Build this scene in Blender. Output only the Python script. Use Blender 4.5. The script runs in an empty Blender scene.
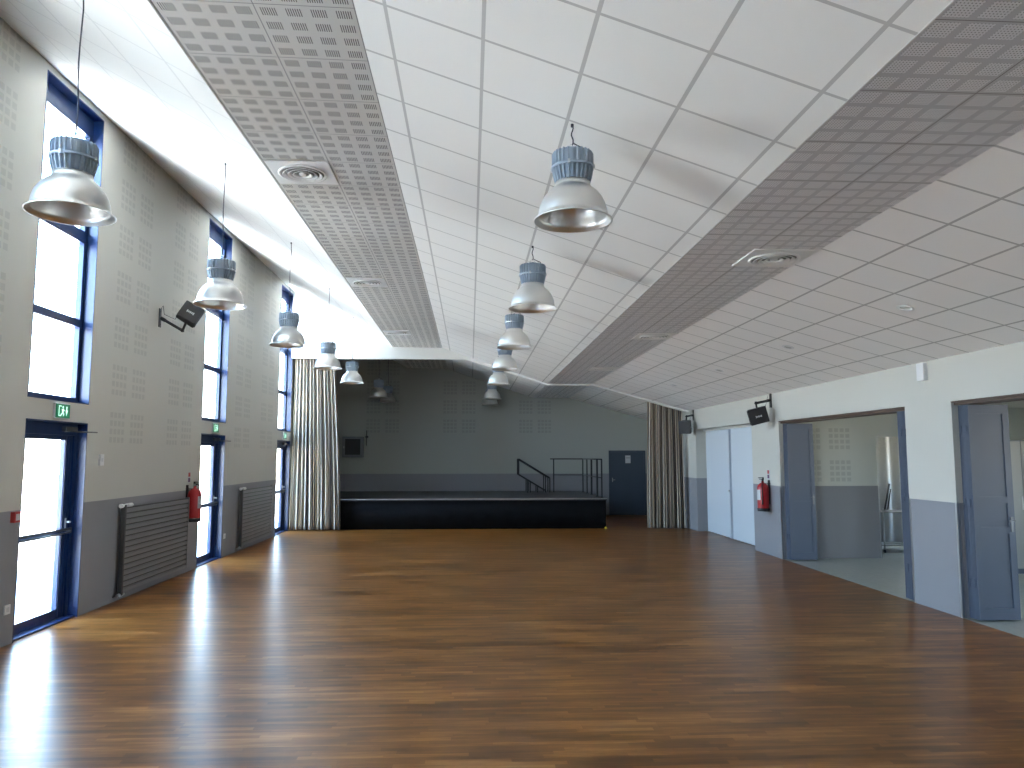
import bpy, bmesh, math, random
from mathutils import Vector, Matrix
random.seed(7)
PI = math.pi
S = bpy.context.scene
COL = S.collection

# ------------------------------------------------------------------ materials
def pmat(name, color, rough=.5, metal=0., spec=.5, emit=None, estr=0.):
    m = bpy.data.materials.new(name); m.use_nodes = True
    b = m.node_tree.nodes['Principled BSDF']
    b.inputs['Base Color'].default_value = (*color, 1)
    b.inputs['Roughness'].default_value = rough
    b.inputs['Metallic'].default_value = metal
    b.inputs['Specular IOR Level'].default_value = spec
    if emit:
        b.inputs['Emission Color'].default_value = (*emit, 1)
        b.inputs['Emission Strength'].default_value = estr
    # a faint procedural unevenness of the roughness on every surface
    nt = m.node_tree
    n = nt.nodes.new('ShaderNodeTexNoise'); n.inputs['Scale'].default_value = 9
    mr = nt.nodes.new('ShaderNodeMapRange')
    mr.inputs['To Min'].default_value = max(rough - .04, .02); mr.inputs['To Max'].default_value = min(rough + .04, 1)
    tc = nt.nodes.new('ShaderNodeTexCoord')
    nt.links.new(tc.outputs['Object'], n.inputs['Vector'])
    nt.links.new(n.outputs['Fac'], mr.inputs['Value'])
    nt.links.new(mr.outputs['Result'], b.inputs['Roughness'])
    return m

class NG:
    """tiny helper to write node maths"""
    def __init__(s, m):
        s.nt = m.node_tree; s.b = s.nt.nodes['Principled BSDF']
        g = s.nt.nodes.new('ShaderNodeNewGeometry')
        sp = s.nt.nodes.new('ShaderNodeSeparateXYZ')
        s.nt.links.new(g.outputs['Position'], sp.inputs[0])
        s.x, s.y, s.z = sp.outputs; s.pos = g.outputs['Position']; s.nrm = g.outputs['Normal']
    def m(s, op, a, b=None, c=None):
        n = s.nt.nodes.new('ShaderNodeMath'); n.operation = op
        for i, v in enumerate((a, b, c)):
            if v is None: continue
            if isinstance(v, (int, float)): n.inputs[i].default_value = v
            else: s.nt.links.new(v, n.inputs[i])
        return n.outputs[0]
    def fmod(s, a, p): return s.m('FLOORED_MODULO', a, p)
    def inr(s, v, lo, hi): return s.m('MULTIPLY', s.m('GREATER_THAN', v, lo), s.m('LESS_THAN', v, hi))
    def mix(s, fac, a, b):
        n = s.nt.nodes.new('ShaderNodeMix'); n.data_type = 'RGBA'
        s.link(fac, n.inputs[0])
        for v, i in ((a, 6), (b, 7)):
            if isinstance(v, tuple): n.inputs[i].default_value = (*v, 1)
            else: s.nt.links.new(v, n.inputs[i])
        return n.outputs[2]
    def link(s, v, sock):
        if isinstance(v, (int, float)): sock.default_value = v
        else: s.nt.links.new(v, sock)
    def col(s, v): s.nt.links.new(v, s.b.inputs['Base Color'])
    def bump(s, h, dist=.003, strength=.5):
        n = s.nt.nodes.new('ShaderNodeBump'); n.inputs['Distance'].default_value = dist
        n.inputs['Strength'].default_value = strength
        s.nt.links.new(h, n.inputs['Height']); s.nt.links.new(n.outputs[0], s.b.inputs['Normal'])
    def noise(s, scale, detail=3, vec=None):
        n = s.nt.nodes.new('ShaderNodeTexNoise'); n.inputs['Scale'].default_value = scale
        n.inputs['Detail'].default_value = detail
        s.nt.links.new(vec if vec is not None else s.pos, n.inputs['Vector'])
        return n.outputs['Fac']

WHITE = (.535, .53, .485); DADO = (.265, .265, .283)
def wall_mat(name, axis=None, starts=(), period=0., u0=0., bw=.40, rows=(1.90, .577, .40, 5.80), lim=None, white=WHITE, dots=.28):
    """white paint over a grey dado to 1.24 m; perforated acoustic blocks on the wall"""
    m = pmat(name, white, .62, spec=.3); g = NG(m)
    c = white
    if axis:
        u = g.x if axis == 'x' else g.y
        t = g.fmod(g.m('SUBTRACT', u, u0), period) if period else g.m('SUBTRACT', u, u0)
        zl = g.fmod(g.m('SUBTRACT', g.z, rows[0]), rows[1])
        mask = None
        cell = bw / 4
        for st in starts:
            k = g.inr(t, st, st + bw)
            lu = g.fmod(g.m('SUBTRACT', t, st), cell)
            k = g.m('MULTIPLY', k, g.inr(lu, cell * .14, cell * .86))
            mask = k if mask is None else g.m('MAXIMUM', mask, k)
        mask = g.m('MULTIPLY', mask, g.m('LESS_THAN', zl, rows[2]))
        cz = rows[2] / 4
        mask = g.m('MULTIPLY', mask, g.inr(g.fmod(zl, cz), cz * .17, cz * .83))
        mask = g.m('MULTIPLY', mask, g.inr(g.z, rows[0], rows[3]))
        if lim:
            for a in lim:   # (x0, x1, zmax)
                bad = g.m('MULTIPLY', g.inr(u, a[0], a[1]), g.m('GREATER_THAN', g.z, a[2]))
                mask = g.m('MULTIPLY', mask, g.m('SUBTRACT', 1, bad))
        c = g.mix(g.m('MULTIPLY', mask, dots), white, (.26, .27, .26))
    d = g.m('LESS_THAN', g.z, 1.24)
    c = g.mix(d, c, DADO)
    g.col(c)
    return m
M = {}
M['wall_left'] = wall_mat('painted plaster with acoustic blocks', 'y', (0, .54, 1.70, 2.24), 4.77, 9.21)
M['wall'] = wall_mat('painted plaster')
M['wall_back'] = wall_mat('painted plaster stage wall', 'x', (0, .56), 2.28, -3.10, .43, (2.44, .577, .43, 4.7), [(1, 6, 3.5), (3, 6, 1.3), (-1.5, 1, 4.1)], white=(.40, .415, .385), dots=.45)  # same paint darkened: the dimness of the stage is put into its colour
M['wall_side'] = wall_mat('painted plaster side room', 'x', (0, .53), 0., 5.74, .40, (1.30, .56, .40, 2.3), white=(.56, .575, .53), dots=.35)
M['cream'] = wall_mat('side room paint', white=(.56, .575, .53))

def tile_mat(name, x0, px, y0, py, base=(.82, .82, .80), line=(.50, .50, .49)):
    m = pmat(name, base, .8, spec=.2); g = NG(m)
    a = g.m('LESS_THAN', g.fmod(g.m('SUBTRACT', g.x, x0 - .011), px), .022)
    b = g.m('LESS_THAN', g.fmod(g.m('SUBTRACT', g.y, y0 - .011), py), .022)
    l = g.m('MAXIMUM', a, b)
    n = g.noise(260, 2)
    c = g.mix(g.m('MULTIPLY', n, .12), base, (.45, .45, .44))
    c = g.mix(l, c, line); g.col(c)
    g.bump(g.m('SUBTRACT', g.m('MULTIPLY', n, .2), l), .004, .4)
    return m
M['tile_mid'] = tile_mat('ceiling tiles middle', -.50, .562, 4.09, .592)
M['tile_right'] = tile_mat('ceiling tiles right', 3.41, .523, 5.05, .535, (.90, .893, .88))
M['tile_left'] = tile_mat('ceiling tiles left', -4.3, .523, 4.09, .592, base=(.74, .74, .72), line=(.62, .62, .61))  # same tiles: left darkened against window glare, right lightened for weak light

def strip_mat(name, x0, slot, ys):
    """acoustic panels of 0.58 m: 4 by 4 blocks of slots (or of fine holes)"""
    P = .59
    m = pmat(name, (.5, .49, .46), .7, spec=.2); g = NG(m)
    u = g.m('SUBTRACT', g.x, x0); v = g.m('SUBTRACT', g.y, ys)
    w = .1483
    lu = g.fmod(u, w); lv = g.fmod(v, w)
    seam = g.m('MAXIMUM', g.m('LESS_THAN', g.fmod(g.m('ADD', u, .003), P), .006), g.m('LESS_THAN', g.fmod(g.m('ADD', v, .003), w * 4), .006))
    if slot:
        blk = g.m('MULTIPLY', g.inr(lu, .026, .122), g.inr(lv, .034, .114))
        hol = g.m('MULTIPLY', blk, g.m('LESS_THAN', g.fmod(g.m('SUBTRACT', lu, .026), .0137), .0062))
        base = (.68, .67, .635); c = g.mix(g.m('MULTIPLY', hol, .9), base, (.08, .08, .08))
    else:
        blk = g.m('MULTIPLY', g.inr(lu, .018, .130), g.inr(lv, .018, .130))
        a = g.m('LESS_THAN', g.fmod(lu, .016), .006); b = g.m('LESS_THAN', g.fmod(lv, .016), .006)
        hol = g.m('MULTIPLY', blk, g.m('MULTIPLY', a, b))
        base = (.66, .67, .69); c = g.mix(blk, base, (.88, .89, .91))
        c = g.mix(g.m('MULTIPLY', hol, .7), c, (.12, .12, .12))
    c = g.mix(seam, c, (.28, .28, .27)); g.col(c)
    return m
M['strip_slot'] = strip_mat('slotted acoustic panel', -1.875, True, 5.42)
M['strip_hole'] = strip_mat('perforated acoustic panel', 1.875, False, 3.98)

def floor_mat():
    m = pmat('varnished oak strip floor', (.2, .1, .05), .2); g = NG(m)
    cx = g.nt.nodes.new('ShaderNodeCombineXYZ')
    row = g.m('FLOOR', g.m('DIVIDE', g.y, .05))
    wn = g.nt.nodes.new('ShaderNodeTexWhiteNoise'); wn.noise_dimensions = '1D'; g.nt.links.new(row, wn.inputs['W'])
    off = g.m('MULTIPLY', wn.outputs['Value'], 3.7)
    xs = g.m('DIVIDE', g.m('ADD', g.x, off), .50)
    colm = g.m('FLOOR', xs)
    cx2 = g.nt.nodes.new('ShaderNodeCombineXYZ'); g.link(row, cx2.inputs[0]); g.link(colm, cx2.inputs[1])
    w2 = g.nt.nodes.new('ShaderNodeTexWhiteNoise'); w2.noise_dimensions = '3D'; g.nt.links.new(cx2.outputs[0], w2.inputs['Vector'])
    r = w2.outputs['Value']
    # grain stretched along the boards
    g.link(g.m('MULTIPLY', g.m('ADD', g.x, g.m('MULTIPLY', r, 30)), 1.5), cx.inputs[0])
    g.link(g.m('MULTIPLY', g.y, 38), cx.inputs[1])
    gn = g.noise(1.0, 5, cx.outputs[0])
    cs = g.nt.nodes.new('ShaderNodeCombineXYZ'); g.link(g.m('MULTIPLY', g.x, 1.0), cs.inputs[0]); g.link(g.m('MULTIPLY', g.y, 5.5), cs.inputs[1])
    st = g.noise(1.0, 7, cs.outputs[0])
    st.node.inputs['Roughness'].default_value = .68
    cs3 = g.nt.nodes.new('ShaderNodeCombineXYZ'); g.link(g.m('MULTIPLY', g.x, .35), cs3.inputs[0]); g.link(g.m('MULTIPLY', g.y, 1.6), cs3.inputs[1])
    st2 = g.noise(1.0, 3, cs3.outputs[0])
    ramp = g.nt.nodes.new('ShaderNodeValToRGB')
    e = ramp.color_ramp.elements
    e[0].position = 0; e[0].color = (.088, .032, .008, 1)
    e[1].position = 1; e[1].color = (.39, .175, .048, 1)
    k = e.new(.5); k.color = (.205, .076, .015, 1)
    cs4 = g.nt.nodes.new('ShaderNodeCombineXYZ'); g.link(g.m('MULTIPLY', g.x, .55), cs4.inputs[0]); g.link(g.m('MULTIPLY', g.y, 2.7), cs4.inputs[1])
    st3 = g.noise(1.0, 2, cs4.outputs[0])
    v = g.m('ADD', g.m('ADD', g.m('MULTIPLY', r, .42), g.m('MULTIPLY', gn, .60)), g.m('SUBTRACT', g.m('ADD', g.m('ADD', g.m('MULTIPLY', st, 1.9), g.m('MULTIPLY', st3, .75)), g.m('MULTIPLY', st2, .3)), 1.51))
    g.link(g.m('SUBTRACT', v, .05), ramp.inputs[0])
    gap = g.m('MAXIMUM', g.m('LESS_THAN', g.fmod(g.y, .05), .0015), g.m('LESS_THAN', g.fmod(xs, 1), .004))
    c = g.mix(g.m('MULTIPLY', gap, .25), ramp.outputs[0], (.03, .012, .006)); g.col(c)
    big = g.noise(.7, 2)
    rg = g.m('ADD', .276, g.m('MULTIPLY', big, .02))
    g.link(rg, g.b.inputs['Roughness'])
    g.b.inputs['Specular IOR Level'].default_value = .19
    return m
M['floor'] = floor_mat()

def tilefloor_mat():
    m = pmat('side room floor tiles', (.30, .31, .28), .3); g = NG(m)
    l = g.m('MAXIMUM', g.m('LESS_THAN', g.fmod(g.x, .4), .005), g.m('LESS_THAN', g.fmod(g.y, .4), .005))
    n = g.noise(14, 4)
    g.col(g.mix(l, g.mix(n, (.27, .28, .25), (.40, .40, .36)), (.2, .2, .19)))
    return m
M['tilefloor'] = tilefloor_mat()

M['blue'] = pmat('dark blue lacquered aluminium', (.007, .026, .10), .35, spec=.5)
_b = M['blue'].node_tree.nodes['Principled BSDF']; _b.inputs['Coat Weight'].default_value = .15; _b.inputs['Coat Roughness'].default_value = .12
def glass_mat():
    m = bpy.data.materials.new('clear window glass'); m.use_nodes = True; nt = m.node_tree
    nt.nodes.clear(); o = nt.nodes.new('ShaderNodeOutputMaterial')
    t = nt.nodes.new('ShaderNodeBsdfTransparent'); t.inputs[0].default_value = (.97, .98, .98, 1)
    gl = nt.nodes.new('ShaderNodeBsdfGlossy'); gl.inputs['Roughness'].default_value = .02
    f = nt.nodes.new('ShaderNodeFresnel'); f.inputs[0].default_value = 1.35
    mx = nt.nodes.new('ShaderNodeMixShader')
    ge = nt.nodes.new('ShaderNodeNewGeometry'); mu = nt.nodes.new('ShaderNodeMath'); mu.operation = 'MULTIPLY'
    iv = nt.nodes.new('ShaderNodeMath'); iv.operation = 'SUBTRACT'; iv.inputs[0].default_value = 1
    nt.links.new(ge.outputs['Backfacing'], iv.inputs[1]); nt.links.new(f.outputs[0], mu.inputs[0]); nt.links.new(iv.outputs[0], mu.inputs[1])
    nt.links.new(mu.outputs[0], mx.inputs[0]); nt.links.new(t.outputs[0], mx.inputs[1]); nt.links.new(gl.outputs[0], mx.inputs[2])
    nt.links.new(mx.outputs[0], o.inputs[0])
    return m
M['glass'] = glass_mat()
def brushed():
    m = pmat('spun aluminium', (.80, .79, .76), .4, 1.); g = NG(m)
    tc = g.nt.nodes.new('ShaderNodeTexCoord'); mp = g.nt.nodes.new('ShaderNodeMapping')
    mp.inputs['Scale'].default_value = (1, 1, 90); g.nt.links.new(tc.outputs['Object'], mp.inputs[0])
    n = g.noise(2, 3, mp.outputs[0])
    g.link(g.m('ADD', .32, g.m('MULTIPLY', n, .16)), g.b.inputs['Roughness'])
    return m
M['alu'] = brushed()
M['housing'] = pmat('blue grey cast metal', (.36, .43, .51), .5, spec=.4)
M['steel'] = pmat('satin steel', (.55, .56, .57), .3, 1.)
M['darksteel'] = pmat('dull grey steel', (.22, .23, .25), .4, 1.)
M['black'] = pmat('black plastic', (.012, .012, .014), .45)
M['blackmetal'] = pmat('black painted metal', (.015, .016, .018), .4)
M['cord'] = pmat('dark cable', (.03, .03, .045), .5)
M['bulb'] = pmat('frosted lamp glass', (.75, .76, .72), .15, spec=.8)
M['whiteplastic'] = pmat('white plastic', (.72, .73, .74), .4)
M['whitemetal'] = pmat('white painted metal', (.68, .68, .66), .45)
M['ventwhite'] = pmat('white vent enamel', (.86, .86, .85), .45)
M['ventdark'] = pmat('vent shadow gap', (.22, .22, .21), .7)
M['radiator'] = pmat('grey radiator enamel', (.235, .24, .25), .35)
M['raddark'] = pmat('dark grey radiator manifold', (.06, .062, .066), .35)
M['red'] = pmat('red enamel', (.42, .012, .015), .3)
M['reddull'] = pmat('red plastic', (.40, .03, .03), .5)
M['paper'] = pmat('pale printed paper', (.55, .56, .58), .7)
M['label_dark'] = pmat('dark printing', (.06, .05, .06), .7)
M['purple'] = pmat('purple printing', (.12, .05, .12), .7)
M['green'] = pmat('green sign face', (.008, .17, .075), .4, emit=(.01, .22, .10), estr=.15)
M['signwhite'] = pmat('lit white pictogram', (.7, .9, .8), .4, emit=(.55, 1, .8), estr=.5)
M['doorgrey'] = pmat('blue grey door paint', (.105, .13, .185), .4)
M['doordark'] = pmat('dark slate door paint', (.05, .068, .095), .42)
M['accordion'] = pmat('pale blue vinyl panels', (.50, .555, .61), .45)
M['browntrack'] = pmat('brown wood header', (.10, .06, .04), .5)
M['stagetop'] = pmat('black stage boards', (.03, .031, .035), .36)
M['stagecloth'] = pmat('black stage skirt cloth', (.004, .004, .005), .85, spec=.15)
M['yellow'] = pmat('yellow plastic', (.6, .45, .03), .5)
M['greycurtain'] = pmat('pale grey fabric', (.40, .41, .42), .8)
M['orange'] = pmat('orange brown wood', (.42, .14, .04), .5)
M['concrete'] = pmat('pale outdoor paving', (.55, .53, .48), .9)

def curtain_mat():
    m = pmat('striped curtain fabric', (.5, .45, .4), .75, spec=.15); g = NG(m)
    uv = g.nt.nodes.new('ShaderNodeUVMap'); sp = g.nt.nodes.new('ShaderNodeSeparateXYZ')
    g.nt.links.new(uv.outputs[0], sp.inputs[0])
    t = g.m('DIVIDE', g.fmod(sp.outputs[0], 1.25), 1.25)
    ramp = g.nt.nodes.new('ShaderNodeValToRGB'); ramp.color_ramp.interpolation = 'CONSTANT'
    cols = [(0, (.46, .38, .28)), (.17, (.03, .025, .025)), (.23, (.54, .48, .40)), (.36, (.16, .105, .07)), (.44, (.46, .41, .35)),
            (.55, (.08, .085, .12)), (.66, (.48, .43, .35)), (.76, (.03, .027, .03)), (.86, (.30, .21, .13)), (.93, (.15, .15, .17))]
    e = ramp.color_ramp.elements
    e[0].position = 0; e[0].color = (*cols[0][1], 1); e[1].position = cols[1][0]; e[1].color = (*cols[1][1], 1)
    for p, c in cols[2:]:
        k = e.new(p); k.color = (*c, 1)
    g.link(t, ramp.inputs[0]); g.col(ramp.outputs[0])
    g.b.inputs['Sheen Weight'].default_value = .2
    return m
M['curtain'] = curtain_mat()

# ------------------------------------------------------------------ mesh builder
class MB:
    def __init__(s): s.bm = bmesh.new(); s.mats = []; s.smooth = False
    def mi(s, m):
        if m is None: return 0
        if m not in s.mats: s.mats.append(m)
        return s.mats.index(m)
    def box(s, a, b, m=None, mat=None, bevel=0):
        x0, y0, z0 = a; x1, y1, z1 = b
        r = bmesh.ops.create_cube(s.bm, size=1)
        vs = r['verts']
        for v in vs:
            v.co = Vector(((x0 + x1) / 2 + v.co.x * (x1 - x0), (y0 + y1) / 2 + v.co.y * (y1 - y0), (z0 + z1) / 2 + v.co.z * (z1 - z0)))
        fs = set(f for v in vs for f in v.link_faces)
        if bevel:
            es = set(e for f in fs for e in f.edges)
            rr = bmesh.ops.bevel(s.bm, geom=list(es), offset=bevel, segments=2, affect='EDGES', profile=.6)
            fs = set(rr['faces']) | set(f for f in fs if f.is_valid)
            vs = list(set(v for f in fs for v in f.verts))
        if mat is not None:
            for v in vs: v.co = mat @ v.co
        i = s.mi(m)
        for f in fs: f.material_index = i
        return s
    def cyl(s, p, q, r, seg=12, m=None, r2=None, mat=None):
        p = Vector(p); q = Vector(q); d = q - p; L = d.length
        res = bmesh.ops.create_cone(s.bm, cap_ends=True, segments=seg, radius1=r, radius2=r if r2 is None else r2, depth=L)
        T = Matrix.Translation((p + q) / 2) @ d.to_track_quat('Z', 'Y').to_matrix().to_4x4()
        if mat is not None: T = mat @ T
        i = s.mi(m)
        for v in res['verts']: v.co = T @ v.co
        for f in set(f for v in res['verts'] for f in v.link_faces):
            f.material_index = i
            if len(f.verts) == 4: f.smooth = True
        return s
    def tube(s, pts, r, seg=8, m=None):
        pts = [Vector(p) for p in pts]; i = s.mi(m); rings = []
        for k, p in enumerate(pts):
            d = (pts[min(k + 1, len(pts) - 1)] - pts[max(k - 1, 0)]).normalized()
            up = Vector((0, 0, 1)) if abs(d.z) < .9 else Vector((1, 0, 0))
            a = d.cross(up).normalized(); b = d.cross(a)
            rings.append([s.bm.verts.new(p + (a * math.cos(t) + b * math.sin(t)) * r) for t in [2 * PI * j / seg for j in range(seg)]])
        for k in range(len(rings) - 1):
            for j in range(seg):
                f = s.bm.faces.new((rings[k][j], rings[k][(j + 1) % seg], rings[k + 1][(j + 1) % seg], rings[k + 1][j])); f.smooth = True; f.material_index = i
        for rg in (rings[0], rings[-1]):
            f = s.bm.faces.new(rg); f.material_index = i
        return s
    def lathe(s, prof, seg=48, m=None, c=(0, 0, 0), closed=False, mat=None):
        i = s.mi(m); c = Vector(c); rings = []
        for r, z in prof:
            if r < 1e-5: rings.append([s.bm.verts.new(c + Vector((0, 0, z)))])
            else: rings.append([s.bm.verts.new(c + Vector((r * math.cos(2 * PI * j / seg), r * math.sin(2 * PI * j / seg), z))) for j in range(seg)])
        n = len(rings)
        for k in range(n if closed else n - 1):
            A, B = rings[k], rings[(k + 1) % n]
            if len(A) == 1 and len(B) == 1: continue
            for j in range(seg):
                j2 = (j + 1) % seg
                if len(A) == 1: vs = (A[0], B[j2], B[j])
                elif len(B) == 1: vs = (A[j], A[j2], B[0])
                else: vs = (A[j], A[j2], B[j2], B[j])
                f = s.bm.faces.new(vs); f.smooth = True; f.material_index = i
        if mat is not None:
            for rg in rings:
                for v in rg: v.co = mat @ v.co
        return s
    def prism(s, poly, axis, a, b, m=None):
        """poly: 2D points; axis 'y': (x,z) extruded over y; 'x': (y,z) over x; 'z': (x,y) over z"""
        def P(u, v, t): return {'y': (u, t, v), 'x': (t, u, v), 'z': (u, v, t)}[axis]
        A = [s.bm.verts.new(P(u, v, a)) for u, v in poly]; B = [s.bm.verts.new(P(u, v, b)) for u, v in poly]
        i = s.mi(m); n = len(poly); fs = []
        fs.append(s.bm.faces.new(A)); fs.append(s.bm.faces.new(B[::-1]))
        for k in range(n): fs.append(s.bm.faces.new((A[k], B[k], B[(k + 1) % n], A[(k + 1) % n])))
        for f in fs: f.material_index = i
        return s
    def build(s, name, mat=None, parent=None, **props):
        bmesh.ops.recalc_face_normals(s.bm, faces=s.bm.faces)
        me = bpy.data.meshes.new(name); s.bm.to_mesh(me); s.bm.free()
        for m in (s.mats or [mat]): me.materials.append(m if not isinstance(m, str) else M[m])
        o = bpy.data.objects.new(name, me); COL.objects.link(o)
        if parent is not None: o.parent = parent
        for k, v in props.items(): o[k] = v
        return o

def thing(name, label, cat, loc=(0, 0, 0), rz=0, group=None):
    o = bpy.data.objects.new(name, None); COL.objects.link(o)
    o.empty_display_size = .1
    o.location = loc; o.rotation_euler = (0, 0, rz); o['label'] = label; o['category'] = cat
    if group: o['group'] = group
    return o
def tag(o, label, cat, group=None):
    o['label'] = label; o['category'] = cat
    if group: o['group'] = group
    return o
def struct_empty(name, loc=(0, 0, 0)):
    o = bpy.data.objects.new(name, None); COL.objects.link(o); o.location = loc; o['kind'] = 'structure'; return o
def copy_tree(o, parent=None):
    c = o.copy(); COL.objects.link(c); c.parent = parent
    for ch in list(o.children): copy_tree(ch, c)
    return c

# ------------------------------------------------------------------ dimensions
XL, XR = -4.30, 5.36
YB, YP, YE = -6.0, 18.20, 22.55       # rear wall, proscenium, stage back wall
PROF = [(-4.30, 5.74), (-1.885, 4.40), (-.69, 4.38), (1.80, 3.546), (1.88, 3.52), (2.99, 3.52), (5.36, 2.865)]
def zc(x):
    for (a, za), (b, zb) in zip(PROF, PROF[1:]):
        if a <= x <= b: return za + (zb - za) * (x - a) / (b - a)
    return PROF[-1][1]
BAY = [17.06, 12.29, 7.52, 2.75, -2.02]     # near jamb of each left-hand door
OW = 1.18                                    # opening width
DZ, W0, W1 = 2.12, 2.33, 5.66

# ------------------------------------------------------------------ setting
b = MB(); b.box((XL - .3, YB - .3, -.12), (XR + .3, YE + .3, 0)); b.build('floor', M['floor'], kind='structure')
# left wall with its openings
b = MB(); y = YE + .3
cuts = sorted(BAY)
yy = YB - .3
for c in cuts:
    b.box((-4.49, yy, 0), (XL, c, 6.1)); yy = c + OW
    b.box((-4.49, c, DZ), (XL, c + OW, W0)); b.box((-4.49, c, W1), (XL, c + OW, 6.1))
b.box((-4.49, yy, 0), (XL, YE + .3, 6.1))
b.build('wall_left', M['wall_left'], kind='structure')
# right wall: opening B 4.35-7.95, opening A 8.97-12.60, folding partition 13.72-16.75
b = MB(); T = .30; X2 = XR + T
def rw(y0, y1, z0=0, z1=3.3): b.box((XR, y0, z0), (X2, y1, z1))
OB, OA, OP, OZ = (4.40, 8.07), (8.97, 12.78), (14.05, 17.60), 2.36
rw(YB - .3, OB[0]); rw(OB[1], OA[0]); rw(OA[1], OP[0]); rw(OP[1], YE + .3)
for o_ in (OB, OA, OP): rw(o_[0], o_[1], OZ + (.03 if o_ is OP else 0), 3.3)
b.build('wall_right', M['wall'], kind='structure')
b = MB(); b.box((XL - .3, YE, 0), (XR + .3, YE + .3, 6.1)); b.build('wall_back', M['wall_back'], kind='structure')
b = MB(); b.box((XL - .3, YB - .3, 0), (XR + .3, YB, 6.1)); b.build('wall_front', M['wall'], kind='structure')
# ceiling: folded profile, one solid
b = MB()
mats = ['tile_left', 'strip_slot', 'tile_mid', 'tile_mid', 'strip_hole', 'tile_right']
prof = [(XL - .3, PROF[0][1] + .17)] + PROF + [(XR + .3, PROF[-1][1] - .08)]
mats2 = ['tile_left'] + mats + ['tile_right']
lo = [[b.bm.verts.new((x, yv, z)) for x, z in prof] for yv in (YB - .3, YE + .3)]
hi = [[b.bm.verts.new((x, yv, z + .35)) for x, z in prof] for yv in (YB - .3, YE + .3)]
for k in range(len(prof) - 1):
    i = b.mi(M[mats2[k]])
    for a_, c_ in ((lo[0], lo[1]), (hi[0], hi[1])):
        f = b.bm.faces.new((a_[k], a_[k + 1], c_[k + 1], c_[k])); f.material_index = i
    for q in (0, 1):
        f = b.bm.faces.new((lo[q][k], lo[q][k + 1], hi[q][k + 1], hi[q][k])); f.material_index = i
for k in (0, -1): b.bm.faces.new((lo[0][k], lo[1][k], hi[1][k], hi[0][k]))
b.build('ceiling', None, kind='structure')
# proscenium downstand beam
xb = -.13
poly = [(XL, 4.105), (xb, 4.105)]
pp = [(x, z) for x, z in PROF if x > xb]
poly += [(x, z - .04) for x, z in pp] + [(x, z + .1) for x, z in reversed(PROF)]
b = MB(); b.prism(poly, 'y', YP - .04, YP + .08); b.build('trim_1', pmat('white paint beam', (.74, .75, .73), .6, spec=.3), kind='structure')
# white edge trims where the tiled slopes meet the flat strips
for n, (x, z, w) in enumerate([(-1.883, 4.40, -.010), (1.878, 3.524, -.005)]):
    b = MB(); b.box((x + w, YB, z - .004), (x, YP, z + .03)); b.build('trim_%d' % (n + 2), M['whitemetal'], kind='structure')

# corner guards on the right wall openings
n = 4
for (o_, hz) in ((OA, 1.24), (OB, 1.24)):
    for yv, s in ((o_[0], -1), (o_[1], 1)):
        b = MB(); b.box((XR - .004, yv + (-.025 if s < 0 else 0), 0.0), (XR, yv + (0 if s < 0 else .025), hz))
        b.box((XR - .004, yv - .004 if s > 0 else yv, 0.0), (XR + .025, yv if s > 0 else yv + .004, hz))
        b.build('trim_%d' % n, M['steel'], kind='structure'); n += 1

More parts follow.
